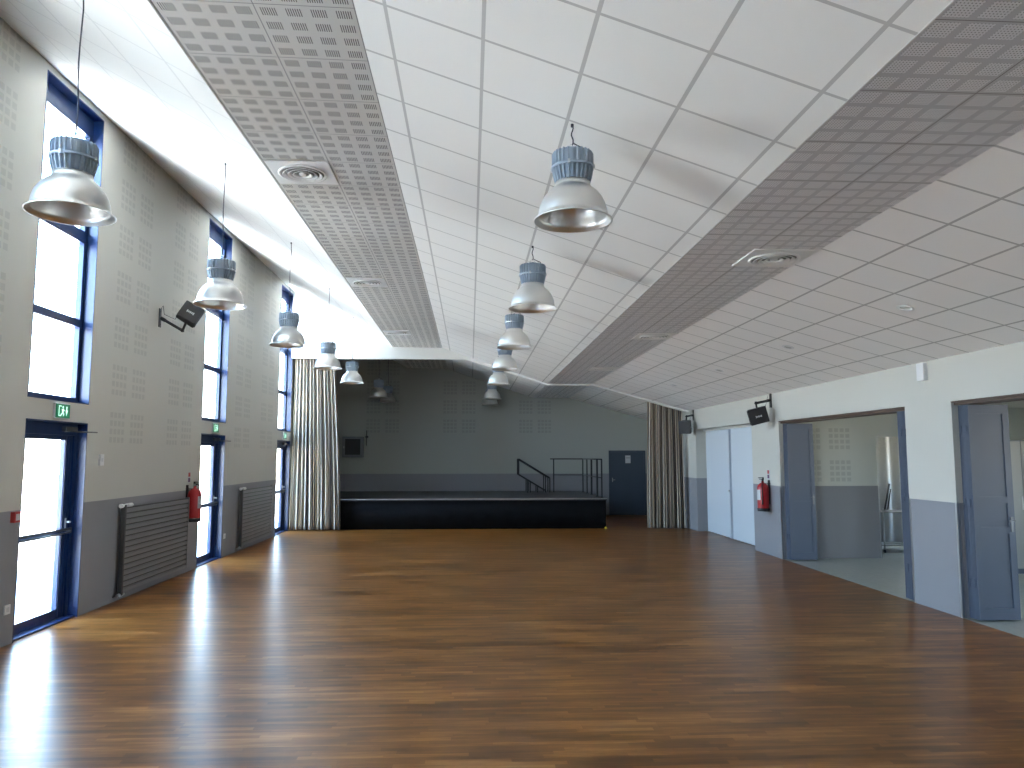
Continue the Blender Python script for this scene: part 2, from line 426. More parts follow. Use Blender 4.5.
# ------------------------------------------------------------------ left windows and doors
def bar(b, y0, y1, z0, z1, x0=-4.47, x1=-4.41, m=None): b.box((x0, y0, z0), (x1, y1, z1), m)
for k, yj in enumerate(BAY):
    y0, y1 = yj, yj + OW
    w = struct_empty('window_%d' % (k + 1), (XL, (y0 + y1) / 2, W0))
    def P(o): o.parent = w; o.matrix_parent_inverse = Matrix.Translation((-XL, -(y0 + y1) / 2, -W0)); return o
    b = MB()
    # lining of the reveal
    for a_, c_ in (((-4.49, y0, W0), (XL + .004, y0 + .012, W1)), ((-4.49, y1 - .012, W0), (XL + .004, y1, W1)), ((-4.49, y0, W0), (XL + .004, y1, W0 + .012)), ((-4.49, y0, W1 - .012), (XL + .004, y1, W1))):
        b.box(a_, c_)
    # frame members
    fw = .055
    bar(b, y0 + .012, y0 + fw, W0 + .012, W1 - .012); bar(b, y1 - .075, y1 - .012, W0 + .012, W1 - .012)
    bar(b, y0 + fw, y1 - .075, W0 + .012, W0 + .07); bar(b, y0 + fw, y1 - .075, W1 - .23, W1 - .012)
    bar(b, y0 + fw, y1 - .075, 3.20, 3.29, m=None); bar(b, y0 + fw, y1 - .075, 4.17, 4.31)
    P(b.build('window_frame', M['blue']))
    for z0, z1 in ((W0 + .07, 3.20), (3.29, 4.17), (4.31, W1 - .23)):
        b = MB(); b.box((-4.445, y0 + fw, z0), (-4.437, y1 - .075, z1)); P(b.build('pane', M['glass']))
    # door below
    d = struct_empty('door_%d' % (k + 1), (XL, (y0 + y1) / 2, 0))
    def Q(o): o.parent = d; o.matrix_parent_inverse = Matrix.Translation((-XL, -(y0 + y1) / 2, 0)); return o
    b = MB()
    for a_, c_ in (((-4.49, y0, 0), (XL + .004, y0 + .012, DZ)), ((-4.49, y1 - .012, 0), (XL + .004, y1, DZ)), ((-4.49, y0, DZ - .012), (XL + .004, y1, DZ)), ((-4.49, y0, 0), (XL - .02, y1, .018))):
        b.box(a_, c_)
    bar(b, y0 + .012, y0 + .05, .018, DZ - .012, -4.48, -4.40); bar(b, y1 - .07, y1 - .012, .018, DZ - .012, -4.48, -4.40)
    bar(b, y0 + .05, y1 - .07, DZ - .14, DZ - .012, -4.48, -4.38)
    Q(b.build('door_frame', M['blue']))
    lf = MB(); ya, yb_ = y0 + .05, y1 - .07
    bar(lf, ya, ya + .05, .02, DZ - .14, -4.47, -4.42); bar(lf, yb_ - .15, yb_, .02, DZ - .14, -4.47, -4.42)
    for q in range(3): bar(lf, yb_ - .14 + q * .05, yb_ - .12 + q * .05, .03, DZ - .15, -4.42, -4.412)
    bar(lf, ya + .05, yb_ - .15, .02, .12, -4.47, -4.42); bar(lf, ya + .05, yb_ - .15, .90, .955, -4.47, -4.42)
    bar(lf, ya + .05, yb_ - .15, DZ - .19, DZ - .14, -4.47, -4.42)
    leaf = Q(lf.build('door_leaf', M['blue']))
    for z0, z1 in ((.12, .90), (.955, DZ - .19)):
        g_ = MB(); g_.box((-4.45, ya + .05, z0), (-4.442, yb_ - .15, z1)); Q(g_.build('pane', M['glass']))
    r_ = MB(); r_.cyl((-4.36, ya + .03, .965), (-4.36, yb_ - .05, .965), .014, 10); r_.cyl((-4.36, ya + .03, .925), (-4.36, yb_ - .05, .925), .009, 10)
    for q in (ya + .03, yb_ - .06): r_.box((-4.42, q - .012, .935), (-4.35, q + .012, .965))
    Q(r_.build('push_bar', M['raddark']))
    h_ = MB(); h_.box((-4.42, yb_ - .085, .97), (-4.408, yb_ - .055, 1.08), bevel=.003); h_.cyl((-4.405, yb_ - .07, 1.04), (-4.36, yb_ - .07, 1.04), .009); h_.box((-4.37, yb_ - .11, 1.03), (-4.355, yb_ - .06, 1.045), bevel=.003)
    Q(h_.build('door_handle', M['whiteplastic']))
    c_ = MB(); c_.box((-4.40, y1 - .38, DZ - .10), (-4.33, y1 - .14, DZ - .05), bevel=.005); c_.cyl((-4.36, y1 - .36, DZ - .10), (-4.22, y1 + .06, DZ - .10), .008)
    Q(c_.build('door_closer', M['raddark']))

# ------------------------------------------------------------------ side room seen through the right-hand openings
SX, SY0, SY1, SZ = 10.4, -2.0, 12.86, 2.62
b = MB(); b.box((X2, SY0 - .2, -.12), (SX + .2, 18, 0)); b.build('floor_side', M['tilefloor'], kind='structure')
b = MB(); b.box((XR + .004, OB[0], -.1), (X2, OB[1], .001)); b.box((XR + .004, OA[0], -.1), (X2, OA[1], .001)); b.build('floor_sill', M['tilefloor'], kind='structure')
b = MB(); b.box((X2, SY0 - .2, SZ), (SX + .2, 18, SZ + .15)); b.build('ceiling_side', pmat('side room ceiling paint', (.68, .67, .6), .8), kind='structure')
b = MB(); b.box((X2, SY1, 0), (7.13, SY1 + .15, SZ)); b.box((7.13, SY1, 2.1), (8.25, SY1 + .15, SZ)); b.box((8.25, SY1, 0), (SX, SY1 + .15, SZ))
b.build('wall_side_back', M['wall_side'], kind='structure')
b = MB(); b.box((X2, SY0 - .2, 0), (SX, SY0, SZ)); b.build('wall_side_front', M['cream'], kind='structure')
b = MB()
added_windows = [(2.0, 3.6), (6.2, 7.8), (13.3, 14.6)]  # unseen windows, added to bring light into the side room
yy = SY0 - .2
for a_, c_ in added_windows:
    b.box((SX, yy, 0), (SX + .2, a_, SZ)); b.box((SX, a_, 0), (SX + .2, c_, .95)); b.box((SX, a_, 2.15), (SX + .2, c_, SZ)); yy = c_
b.box((SX, yy, 0), (SX + .2, 18, SZ)); b.box((X2, 17.8, 0), (SX, 18, SZ))
b.build('wall_side_right', M['cream'], kind='structure')
for k, (a_, c_) in enumerate(added_windows):
    w = struct_empty('window_%d' % (k + 6), (SX, a_, .95))  # added out of view as a light source
    b = MB()
    for q in ((a_, a_ + .06), ((a_ + c_) / 2 - .03, (a_ + c_) / 2 + .03), (c_ - .06, c_)): b.box((SX + .06, q[0], .95), (SX + .11, q[1], 2.15))
    b.box((SX + .06, a_, .95), (SX + .11, c_, 1.01)); b.box((SX + .06, a_, 2.09), (SX + .11, c_, 2.15))
    o = b.build('window_frame', M['whitemetal'], w); o.matrix_parent_inverse = Matrix.Translation((-SX, -a_, -.95))
    b = MB(); b.box((SX + .08, a_ + .06, 1.01), (SX + .086, c_ - .06, 2.09)); o = b.build('pane', M['glass'], w); o.matrix_parent_inverse = Matrix.Translation((-SX, -a_, -.95))

# ------------------------------------------------------------------ folding doors in the right-hand openings
def leaf_mb(x0, x1, y, th, z0, z1):
    """panelled leaf lying in the xz plane, three recessed panels with raised beads"""
    b = MB(); s = .07
    b.box((x0, y - th / 2 + .013, z0), (x1, y + th / 2 - .013, z1))
    for xa, xc in ((x0, x0 + s), (x1 - s, x1)): b.box((xa, y - th / 2, z0), (xc, y + th / 2, z1))
    H_ = z1 - z0
    for za, zb in ((z0, z0 + .12), (z0 + .395 * H_, z0 + .395 * H_ + .07), (z0 + .535 * H_, z0 + .535 * H_ + .07), (z1 - .10, z1)):
        b.box((x0 + s, y - th / 2, za), (x1 - s, y + th / 2, zb))
    return b
LABY = {}
for nm, yj, dirn, nl, hand in (('door_6', OA[1], -1, 4, True), ('door_7', OA[0], 1, 5, False), ('door_8', OB[1], -1, 4, True)):
    d = struct_empty(nm, (XR + .05, yj, 0))
    th = .04; inv = Matrix.Translation((-(XR + .05), -yj, 0))
    first = None
    w_ = .455 if dirn < 0 else .30
    x0 = XR + .065 if dirn < 0 else XR + .03
    if nm == 'door_7': w_ = .42
    for k in range(nl):
        yk = yj + dirn * (.035 + k * (th + .002))
        o = leaf_mb(x0, x0 + w_, yk, th, .015, OZ - .045).build('door_leaf', M['doorgrey'], d); o.matrix_parent_inverse = inv
    yk = yj + dirn * (.035 + nl * (th + .002) - .02)
    if hand:
        b = MB(); b.box((x0 + w_ - .05, yk - .006, .94), (x0 + w_ - .02, yk + .004, 1.10), bevel=.002)
        b.cyl((x0 + w_ - .037, yk, 1.06), (x0 + w_ - .037, yk - .05, 1.06), .009); b.box((x0 + w_ - .10, yk - .054, 1.053), (x0 + w_ - .03, yk - .04, 1.067), bevel=.003)
        o = b.build('door_handle', M['darksteel'], d); o.matrix_parent_inverse = inv
    b = MB()
    for z in (.35, 1.2, 2.0):
        for k in range(nl - 1):
            yk2 = yj + dirn * (.035 + (k + .5) * (th + .002)); b.cyl((x0 - .004 if k % 2 == 0 else x0 + w_, yk2, z), (x0 - .004 if k % 2 == 0 else x0 + w_, yk2, z + .09), .007, 8)
    o = b.build('hinge', M['doorgrey'], d); o.matrix_parent_inverse = inv
for n_, o_ in ((20, OA), (21, OB)):
    b = MB(); b.box((XR + .03, o_[0], OZ - .04), (X2 - .02, o_[1], OZ)); b.box((XR + .0, o_[0] - .012, OZ - .012), (XR + .03, o_[1] + .012, OZ + .004))
    b.build('trim_%d' % n_, M['browntrack'], kind='structure')
# pale blue accordion partition, closed
d = struct_empty('door_9', (XR + .12, (OP[0] + OP[1]) / 2, 0)); inv = Matrix.Translation((-(XR + .12), -(OP[0] + OP[1]) / 2, 0))
mid = 15.9
for (ya, yb_) in ((OP[0], mid - .02), (mid + .02, OP[1] - .02)):
    n = 9 if ya == OP[0] else 8; bm_ = MB(); i0 = bm_.mi(M['accordion']); st = (yb_ - ya) / (2 * n)
    prev = None
    X0 = XR + .20
    for k in range(2 * n + 1):
        xx = X0 + (.0 if k % 2 else .04)
        vs = [bm_.bm.verts.new((xx, ya + k * st, z)) for z in (.015, OZ - .02)] + [bm_.bm.verts.new((xx + .03, ya + k * st, z)) for z in (.015, OZ - .02)]
        if prev:
            bm_.bm.faces.new((prev[0], vs[0], vs[1], prev[1])); bm_.bm.faces.new((prev[2], vs[2], vs[3], prev[3]))
            bm_.bm.faces.new((prev[1], vs[1], vs[3], prev[3])); bm_.bm.faces.new((prev[0], vs[0], vs[2], prev[2]))
        else: bm_.bm.faces.new(vs[:2] + vs[:1:-1])
        prev = vs
    bm_.bm.faces.new((prev[0], prev[1], prev[3], prev[2]))
    o = bm_.build('folding_panel', M['accordion'], d); o.matrix_parent_inverse = inv
b = MB(); b.box((XR + .19, mid - .02, .015), (XR + .24, mid + .02, OZ - .02), bevel=.004); o = b.build('closing_post', pmat('pale metal post', (.42, .46, .52), .4), d); o.matrix_parent_inverse = inv
b = MB(); b.cyl((XR + .19, mid, 1.02), (XR + .155, mid, 1.02), .02, 12); o = b.build('door_handle', M['steel'], d); o.matrix_parent_inverse = inv
b = MB(); b.box((XR + .18, OP[0], OZ - .02), (XR + .27, OP[1], OZ + .03)); o = b.build('top_track', M['whitemetal'], d); o.matrix_parent_inverse = inv

# dark door in the back wall beside the stage
d = struct_empty('door_10', (4.735, YE, 0)); d.scale = (1.05, 1, 1)
b = MB(); b.box((-.53, -.03, 0), (-.49, 0, 1.93)); b.box((.49, -.03, 0), (.53, 0, 1.93)); b.box((-.53, -.03, 1.89), (.53, 0, 1.93)); b.build('door_frame', M['doordark'], d)
b = MB(); b.box((-.488, -.02, .01), (.488, -.002, 1.888)); b.build('door_leaf', M['doordark'], d)
b = MB(); b.box((-.443, -.026, .99), (-.417, -.02, 1.11), bevel=.002); b.cyl((-.43, -.02, 1.05), (-.43, -.06, 1.05), .01); b.box((-.44, -.065, 1.045), (-.36, -.052, 1.058), bevel=.002); b.build('door_handle', M['steel'], d)
b = MB(); b.box((4.68, YE - .0225, 1.55), (4.84, YE - .0205, 1.78)); b.box((4.70, YE - .0232, 1.70), (4.82, YE - .0225, 1.715), M['label_dark']); b.mats.insert(0, M['paper'])
for f in b.bm.faces: f.material_index = 1 if abs(f.calc_center_median().z - 1.7075) < .02 and f.calc_area() < .003 and f.calc_center_median().y < YE - .0222 else 0
tag(b.build('paper_notice'), 'pale sheet of paper fixed on the dark door beside the stage', 'notice')

# ------------------------------------------------------------------ pendant lamps
def make_pendant():
    root = thing('pendant_lamp', '', 'lamp')        # origin at the rim centre
    # reflector: spun shell, double walled
    out = [(.265, 0), (.268, .004), (.258, .012), (.238, .020), (.234, .05), (.229, .09), (.217, .132), (.199, .172), (.176, .206), (.150, .232), (.131, .25), (.121, .268), (.118, .295)]
    inn = [(r - .005, z) for r, z in out[::-1]]; inn[-1] = (.258, .002); inn[-2] = (.255, .008)
    b = MB(); b.lathe(out + inn, 56, closed=True); b.build('reflector', M['alu'], root)
    # ribbed housing
    b = MB()
    b.lathe([(0, .285), (.100, .285), (.108, .33), (.122, .40), (.124, .50), (.116, .522), (.06, .53), (0, .53)], 40)
    for k in range(26):
        a = 2 * PI * k / 26; R = Matrix.Rotation(a, 4, 'Z')
        vs = [(.100, .29), (.120, .29), (.134, .345), (.142, .405), (.142, .505), (.132, .522), (.100, .522)]
        A = [b.bm.verts.new(R @ Vector((r, -.0028, z))) for r, z in vs]; B = [b.bm.verts.new(R @ Vector((r, .0028, z))) for r, z in vs]
        b.bm.faces.new(A); b.bm.faces.new(B[::-1])
        for q in range(7): b.bm.faces.new((A[q], B[q], B[(q + 1) % 7], A[(q + 1) % 7]))
    b.lathe([(.128, .395), (.145, .395), (.145, .412), (.128, .412)], 40, closed=True)
    hs = b.build('housing', M['housing'], root)
    for a in (-.3, PI - .3, -PI / 2 - .3):
        b = MB(); R = Matrix.Rotation(a, 4, 'Z'); b.box((.14, -.008, .388), (.152, .008, .418), mat=R, bevel=.002)
        b.build('clip', M['steel'], hs)
    b = MB(); b.lathe([(0, .13), (.03, .135), (.045, .165), (.045, .20), (.028, .24), (.02, .285), (0, .285)], 24); b.build('bulb', M['bulb'], root)
    b = MB(); b.cyl((0, 0, .525), (0, 0, .56), .011, 10); b.tube([(-.022, 0, .53), (-.022, 0, .575), (-.01, 0, .59), (.01, 0, .59), (.022, 0, .575), (.022, 0, .53)], .003, 6)
    b.build('hook', M['steel'], root)
    b = MB(); b.tube([(.004, 0, .60), (.03, 0, .585), (.06, 0, .57), (.085, 0, .56), (.09, 0, .535), (.085, 0, .515)], .004, 6); b.build('supply_cable', M['cord'], root)
    return root
p0 = make_pendant()
def squash(o):
    for c in o.children:
        if c.type == 'MESH':
            for v in c.data.vertices: v.co.z *= .88; v.co.x *= .96; v.co.y *= .96
        squash(c)
squash(p0)
LX = [[.66, .64, .62, .62, .61, .58, .58], [-2.505, -2.53, -2.54, -2.54, -2.56, -2.43, -2.40]]
LY = [4.72, 7.62, 10.52, 13.42, 16.32, 20.0, 22.0]
LZ = [[3.27, 3.27, 3.29, 3.31, 3.32, 3.28, 3.26], [3.26, 3.27, 3.29, 3.31, 3.33, 3.31, 3.33]]
ordn = ['nearest and largest', 'second from the camera', 'third from the camera', 'fourth from the camera', 'fifth, last before the stage', 'sixth, over the dim stage', 'seventh, farthest back']
cords = {}
for r in (0, 1):
    for k in range(7):
        o = p0 if (r == 0 and k == 0) else copy_tree(p0)
        x, y, z = LX[r][k], LY[k], LZ[r][k]
        o.location = (x, y, z); o.rotation_euler = (0, 0, .25 * math.sin(3 * k + r))
        o['label'] = 'silver bell pendant lamp in the %s row, %s' % ('middle' if r == 0 else 'left', ordn[k])
        o['group'] = 'aluminium high bay pendants in two rows'
for o in [q for q in S.objects if q.name.startswith('pendant_lamp')]:
    x, y, z = o.location
    top = zc(x) - z
    b = MB(); n = 8
    b.tube([(.006 * math.sin(j * 1.1) * (1 if 0 < j < n else 0), .004 * math.sin(j * 1.7) * (1 if 0 < j < n else 0), .515 + (top - .012 - .515) * j / n) for j in range(n + 1)], .0048, 6)
    b.cyl((0, 0, top - .02), (0, 0, top - .001), .010, 10)
    b.build('suspension_cord', M['cord'], o)

# ------------------------------------------------------------------ ceiling vents and downlights
def make_vent(s):
    root = thing('ceiling_vent', '', 'vent')
    b = MB(); h = s / 2
    b.box((-h, -h, -.012), (h, h, -.001), bevel=.003); b.build('cover_plate', M['ventwhite'], root)
    b = MB()
    b.lathe([(.215, -.012), (.222, -.024), (.205, -.030), (.192, -.016)], 40, closed=True); b.build('outer_ring', M['ventwhite'], root)
    b = MB(); b.lathe([(0, -.0145), (.195, -.0145), (.195, -.013), (0, -.013)], 40); b.build('recess', M['ventdark'], root)
    for r in (.15, .105, .06):
        b = MB(); b.lathe([(r, -.016), (r + .028, -.034), (r + .032, -.032), (r + .006, -.0145)], 36, closed=True); b.build('cone_ring', M['ventwhite'], root)
    b = MB(); b.lathe([(0, -.03), (.03, -.028), (.035, -.015), (0, -.015)], 24); b.build('centre_disc', M['ventwhite'], root)
    return root
v0 = make_vent(.56)
i = 0
for side, xs, z, ys in (('slotted left-hand ceiling strip', -1.57, 4.38, (6.87, 11.30, 15.95)), ('dotted right-hand ceiling strip', 2.70, 3.52, (6.42, 10.8, 14.95))):
    for k, y in enumerate(ys):
        o = v0 if i == 0 else copy_tree(v0); i += 1
        o.location = (xs, y, z + (.018 * .5 if xs < 0 else 0) + (.0 if xs > 0 else 0))
        o['label'] = 'round white air vent in the %s, %s' % (side, ('closest to the camera', 'middle one of three', 'nearest the stage')[k])
        o['group'] = 'round air vents in the ceiling strips'
sl = math.atan2(-.277, 1)
def make_dl():
    root = thing('downlight', '', 'light')
    b = MB(); b.lathe([(.075, 0), (.08, -.008), (.055, -.012), (.05, -.002)], 32, closed=True); b.build('bezel', M['whiteplastic'], root)
    b = MB(); b.lathe([(0, -.006), (.03, -.006), (.05, -.003), (.05, -.001), (0, -.001)], 24); b.build('lens', M['bulb'], root)
    return root
d0 = make_dl()
for k, y in enumerate((6.93, 9.58, 12.3, 15.0)):
    o = d0 if k == 0 else copy_tree(d0)
    x = (4.2, 4.18, 4.17, 4.14)[k]
    o.location = (x, y, zc(x) - .001); o.rotation_euler = (0, -sl, 0)
    o['label'] = 'small round recessed spotlight in the right ceiling slope, %s' % ('nearest the camera', 'second from the camera', 'third from the camera', 'farthest, towards the curtain')[k]
    o['group'] = 'recessed spotlights in the right ceiling slope'

# ------------------------------------------------------------------ radiators
def make_radiator():
    L = 2.12
    root = thing('radiator', '', 'radiator')         # origin on the wall at the near end, z = floor
    b = MB(); n = 15
    for k in range(n):
        z0 = .10 + k * 1.03 / n
        b.box((.055, .06, z0), (.078, L, z0 + 1.03 / n - .020), bevel=.005)
    b.build('panel_slats', M['radiator'], root); b = MB(); b.box((.045, .10, .10), (.055, L - .03, 1.13)); b.build('back_panel', M['raddark'], root)
    b = MB(); b.box((.035, .01, .07), (.09, .058, 1.16), bevel=.01); b.build('manifold', M['raddark'], root)
    b = MB(); b.box((.035, L, .09), (.085, L + .03, 1.14), bevel=.006); b.build('end_cap', M['radiator'], root)
    b = MB(); b.cyl((.065, -.03, 1.15), (.065, .13, 1.15), .018, 12); b.cyl((.065, -.06, 1.15), (.065, -.02, 1.15), .026, 14); b.cyl((.065, .10, 1.15), (.065, .24, 1.15), .024, 14); b.build('thermostatic_valve', M['whiteplastic'], root)
    b = MB(); b.cyl((.065, -.045, .08), (.065, .02, .08), .02, 12); b.cyl((.0, -.02, .06), (.065, -.02, .06), .01, 8); b.cyl((.065, .03, .06), (.065, .14, .075), .012, 8); b.build('lower_valve', M['steel'], root)
    b = MB()
    for y in (.5, 1.7):
        b.box((0, y, .3), (.047, y + .04, .95))
    b.build('wall_bracket', M['raddark'], root)
    return root
r0 = make_radiator(); r0.location = (XL + .003, 9.52, 0)
r0['label'] = 'wide grey slatted radiator between the first two glass doors'; r0['group'] = 'grey slatted radiators'
r1 = copy_tree(r0); r1.location = (XL + .003, 14.30, 0); r1['label'] = 'grey slatted radiator before the striped curtain, farther along the left wall'; r1['group'] = 'grey slatted radiators'

# ------------------------------------------------------------------ extinguishers and their plates
def make_ext():
    root = thing('fire_extinguisher', '', 'fire extinguisher')  # origin on wall, +x into the room, z at bottom
    cx = .125
    b = MB(); b.lathe([(0, .0), (.085, .0), (.096, .012), (.10, .04), (.10, .40), (.09, .445), (.055, .49), (.022, .505), (.022, .53), (0, .53)], 32, c=(cx, 0, 0)); b.build('cylinder_body', M['red'], root)
    b = MB(); b.lathe([(.1005, .0), (.103, .0), (.103, .055), (.1005, .055)], 32, closed=True, c=(cx, 0, 0)); b.build('foot_ring', M['black'], root)
    b = MB(); n = 10
    for k in range(n):
        a0 = -.75 + 1.5 * k / n; a1 = -.75 + 1.5 * (k + 1) / n; r = .1012
        q = [b.bm.verts.new((cx + r * math.cos(a), r * math.sin(a), z)) for a, z in ((a0, .20), (a1, .20), (a1, .38), (a0, .38))]
        b.bm.faces.new(q)
    R = bmesh.ops.extrude_face_region(b.bm, geom=list(b.bm.faces))
    for v in [e for e in R['geom'] if isinstance(e, bmesh.types.BMVert)]: v.co.x += .001
    b.build('instruction_label', M['paper'], root)
    b = MB(); b.cyl((cx, 0, .53), (cx, 0, .565), .018, 12); b.box((cx - .012, -.015, .56), (cx + .06, .015, .572), mat=Matrix.Rotation(0, 4, 'Y'), bevel=.003)
    b.box((cx - .012, -.013, .585), (cx + .075, .013, .597), bevel=.003); b.box((cx - .02, -.012, .545), (cx, .012, .60)); b.build('lever', M['blackmetal'], root)
    b = MB(); b.tube([(cx, .02, .55), (cx + .03, .05, .55), (cx + .05, .095, .47), (cx + .05, .102, .35), (cx + .05, .10, .20)], .008, 8); b.cyl((cx + .05, .10, .20), (cx + .05, .10, .12), .010, 10, r2=.014); b.build('hose', M['black'], root)
    b = MB(); b.cyl((cx, -.02, .55), (cx, -.04, .55), .016, 14); b.build('gauge', M['steel'], root)
    b = MB(); b.box((0, -.02, .12), (.024, .02, .55)); b.box((0, -.05, .49), (.10, .05, .495)); b.build('wall_bracket', M['blackmetal'], root)
    return root
e0 = make_ext(); e0.location = (XL, 11.76, .77)
e0['label'] = 'red fire extinguisher on the left wall beside the second glass door'; e0['group'] = 'fire extinguishers'
e1 = copy_tree(e0); e1.location = (XR, 13.27, .78); e1.rotation_euler = (0, 0, PI); e1['label'] = 'red fire extinguisher on the right wall beside the pale folding partition'; e1['group'] = 'fire extinguishers'
def plate(name, x, y, z, w, h, dirx, bits, base, label, cat, t=.012):
    """small rectangular thing fixed on a side wall; bits = (dy0, dz0, dy1, dz1, mat) raised marks"""
    b = MB(); b.box((x, y - w / 2, z - h / 2), (x + dirx * t, y + w / 2, z + h / 2), bevel=.0015)
    o = b.build(name, base); tag(o, label, cat)
    return o
def plates_with(name, x, y, z, w, h, dirx, bits, base, label, cat, t=.012):
    root = thing(name, label, cat, (x, y, z))
    b = MB(); b.box((0, -w / 2, -h / 2), (dirx * t, w / 2, h / 2), bevel=.0015); b.build('plate', base, root)
    for (nm, a0, z0, a1, z1, mt) in bits:
        q = MB(); q.box((dirx * t, a0, z0), (dirx * (t + .0015), a1, z1)); q.build(nm, mt, root)
    return root
for x, y, dx, lb in ((XL, 11.84, 1, 'small red and white instruction plate above the left wall fire extinguisher'), (XR, 13.3, -1, 'small red and purple instruction plate above the right wall fire extinguisher')):
    z = 1.43
    plates_with('instruction_plate', x, y, z, .10, .17, dx, [('pictogram', -.04, .01, .04, .075, M['reddull']), ('text_block', -.04, -.07, .04, -.005, M['purple'])], M['paper'], lb, 'sign', .004)

# ------------------------------------------------------------------ emergency exit signs: running figure and arrow
def make_exit():
    root = thing('exit_sign', '', 'sign')           # faces +x ; origin on wall, centre
    w, h, t = .27, .145, .03
    b = MB(); b.box((0, -w / 2 - .008, -h / 2 - .008), (t - .004, w / 2 + .008, h / 2 + .008), bevel=.003); b.build('housing', M['whiteplastic'], root)
    b = MB(); b.box((t - .004, -w / 2, -h / 2), (t, w / 2, h / 2)); b.build('face', M['green'], root)
    x0, x1 = t, t + .0015
    b = MB()
    # seen from the room y grows to the right
    def poly(pts):
        b.prism([(y, z) for y, z in pts], 'x', x0, x1)
    poly([(-.085, -.055), (-.035, -.055), (-.035, -.045), (-.075, -.045), (-.075, .045), (-.035, .045), (-.035, .055), (-.085, .055)])          # doorway
    b.cyl((x0, -.005, .04), (x1, -.005, .04), .013, 14)                                                       # head
    poly([(-.03, .02), (.012, .025), (.016, .012), (.0, -.012), (-.018, -.005)])                               # torso
    poly([(-.018, -.002), (0, -.012), (-.018, -.038), (-.045, -.042), (-.045, -.032), (-.026, -.026)])        # rear leg
    poly([(-.004, -.006), (.006, -.012), (.022, -.03), (.01, -.055), (0, -.055), (.006, -.032)])              # front leg
    poly([(.008, .022), (.028, .004), (.022, -.002), (.004, .012)])                                           # arm
    b.build('running_figure', M['signwhite'], root)
    b = MB(); b.prism([(.045, .01), (.058, .01), (.058, .05), (.078, .05), (.078, .01), (.091, .01), (.068, -.05)], 'x', x0, x1); b.build('arrow', M['signwhite'], root)
    return root
x0_ = make_exit()
for k, y in enumerate((8.12, 12.90, 17.66)):
    o = x0_ if k == 0 else copy_tree(x0_)
    o.location = (XL, y, 2.225); o['group'] = 'green exit signs over the glass doors'
    o['label'] = 'lit green exit sign with running figure above the %s' % ('nearest glass door', 'middle glass door', 'farthest glass door, beside the curtain')[k]

# call point, sockets, switch box, siren
plates_with('fire_call_point', XL, 7.42, 1.18, .10, .10, 1, [('glass', -.03, -.03, .03, .03, M['paper'])], M['reddull'], 'red manual fire call point on the wall left of the nearest glass door', 'alarm', .04)
plates_with('wall_socket', XL, 7.40, .33, .085, .085, 1, [('insert', -.022, -.022, .022, .022, M['paper'])], M['whiteplastic'], 'white wall socket low on the wall left of the nearest glass door', 'socket', .012)
plates_with('wall_socket', XL, 13.62, .36, .085, .085, 1, [('insert', -.022, -.022, .022, .022, M['paper'])], M['whiteplastic'], 'white wall socket low on the wall beyond the middle glass door', 'socket', .012)
plates_with('thermostat', XL, 9.03, 1.71, .09, .13, 1, [('dial', -.02, -.02, .02, .02, M['paper'])], M['whiteplastic'], 'small white thermostat box on the left wall beyond the nearest glass door', 'thermostat', .025)
s_ = thing('alarm_siren', 'white alarm sounder box high on the right wall between the two doorways', 'alarm', (XR, 8.53, 2.74))
b = MB(); b.box((-.06, -.07, -.10), (0, .07, .11), bevel=.012); b.build('case', M['whiteplastic'], s_)
b = MB()
for k in range(6): b.box((-.0515, -.035, -.01 + k * .014), (-.0495, .035, -.004 + k * .014))
b.build('grille', M['paper'], s_)

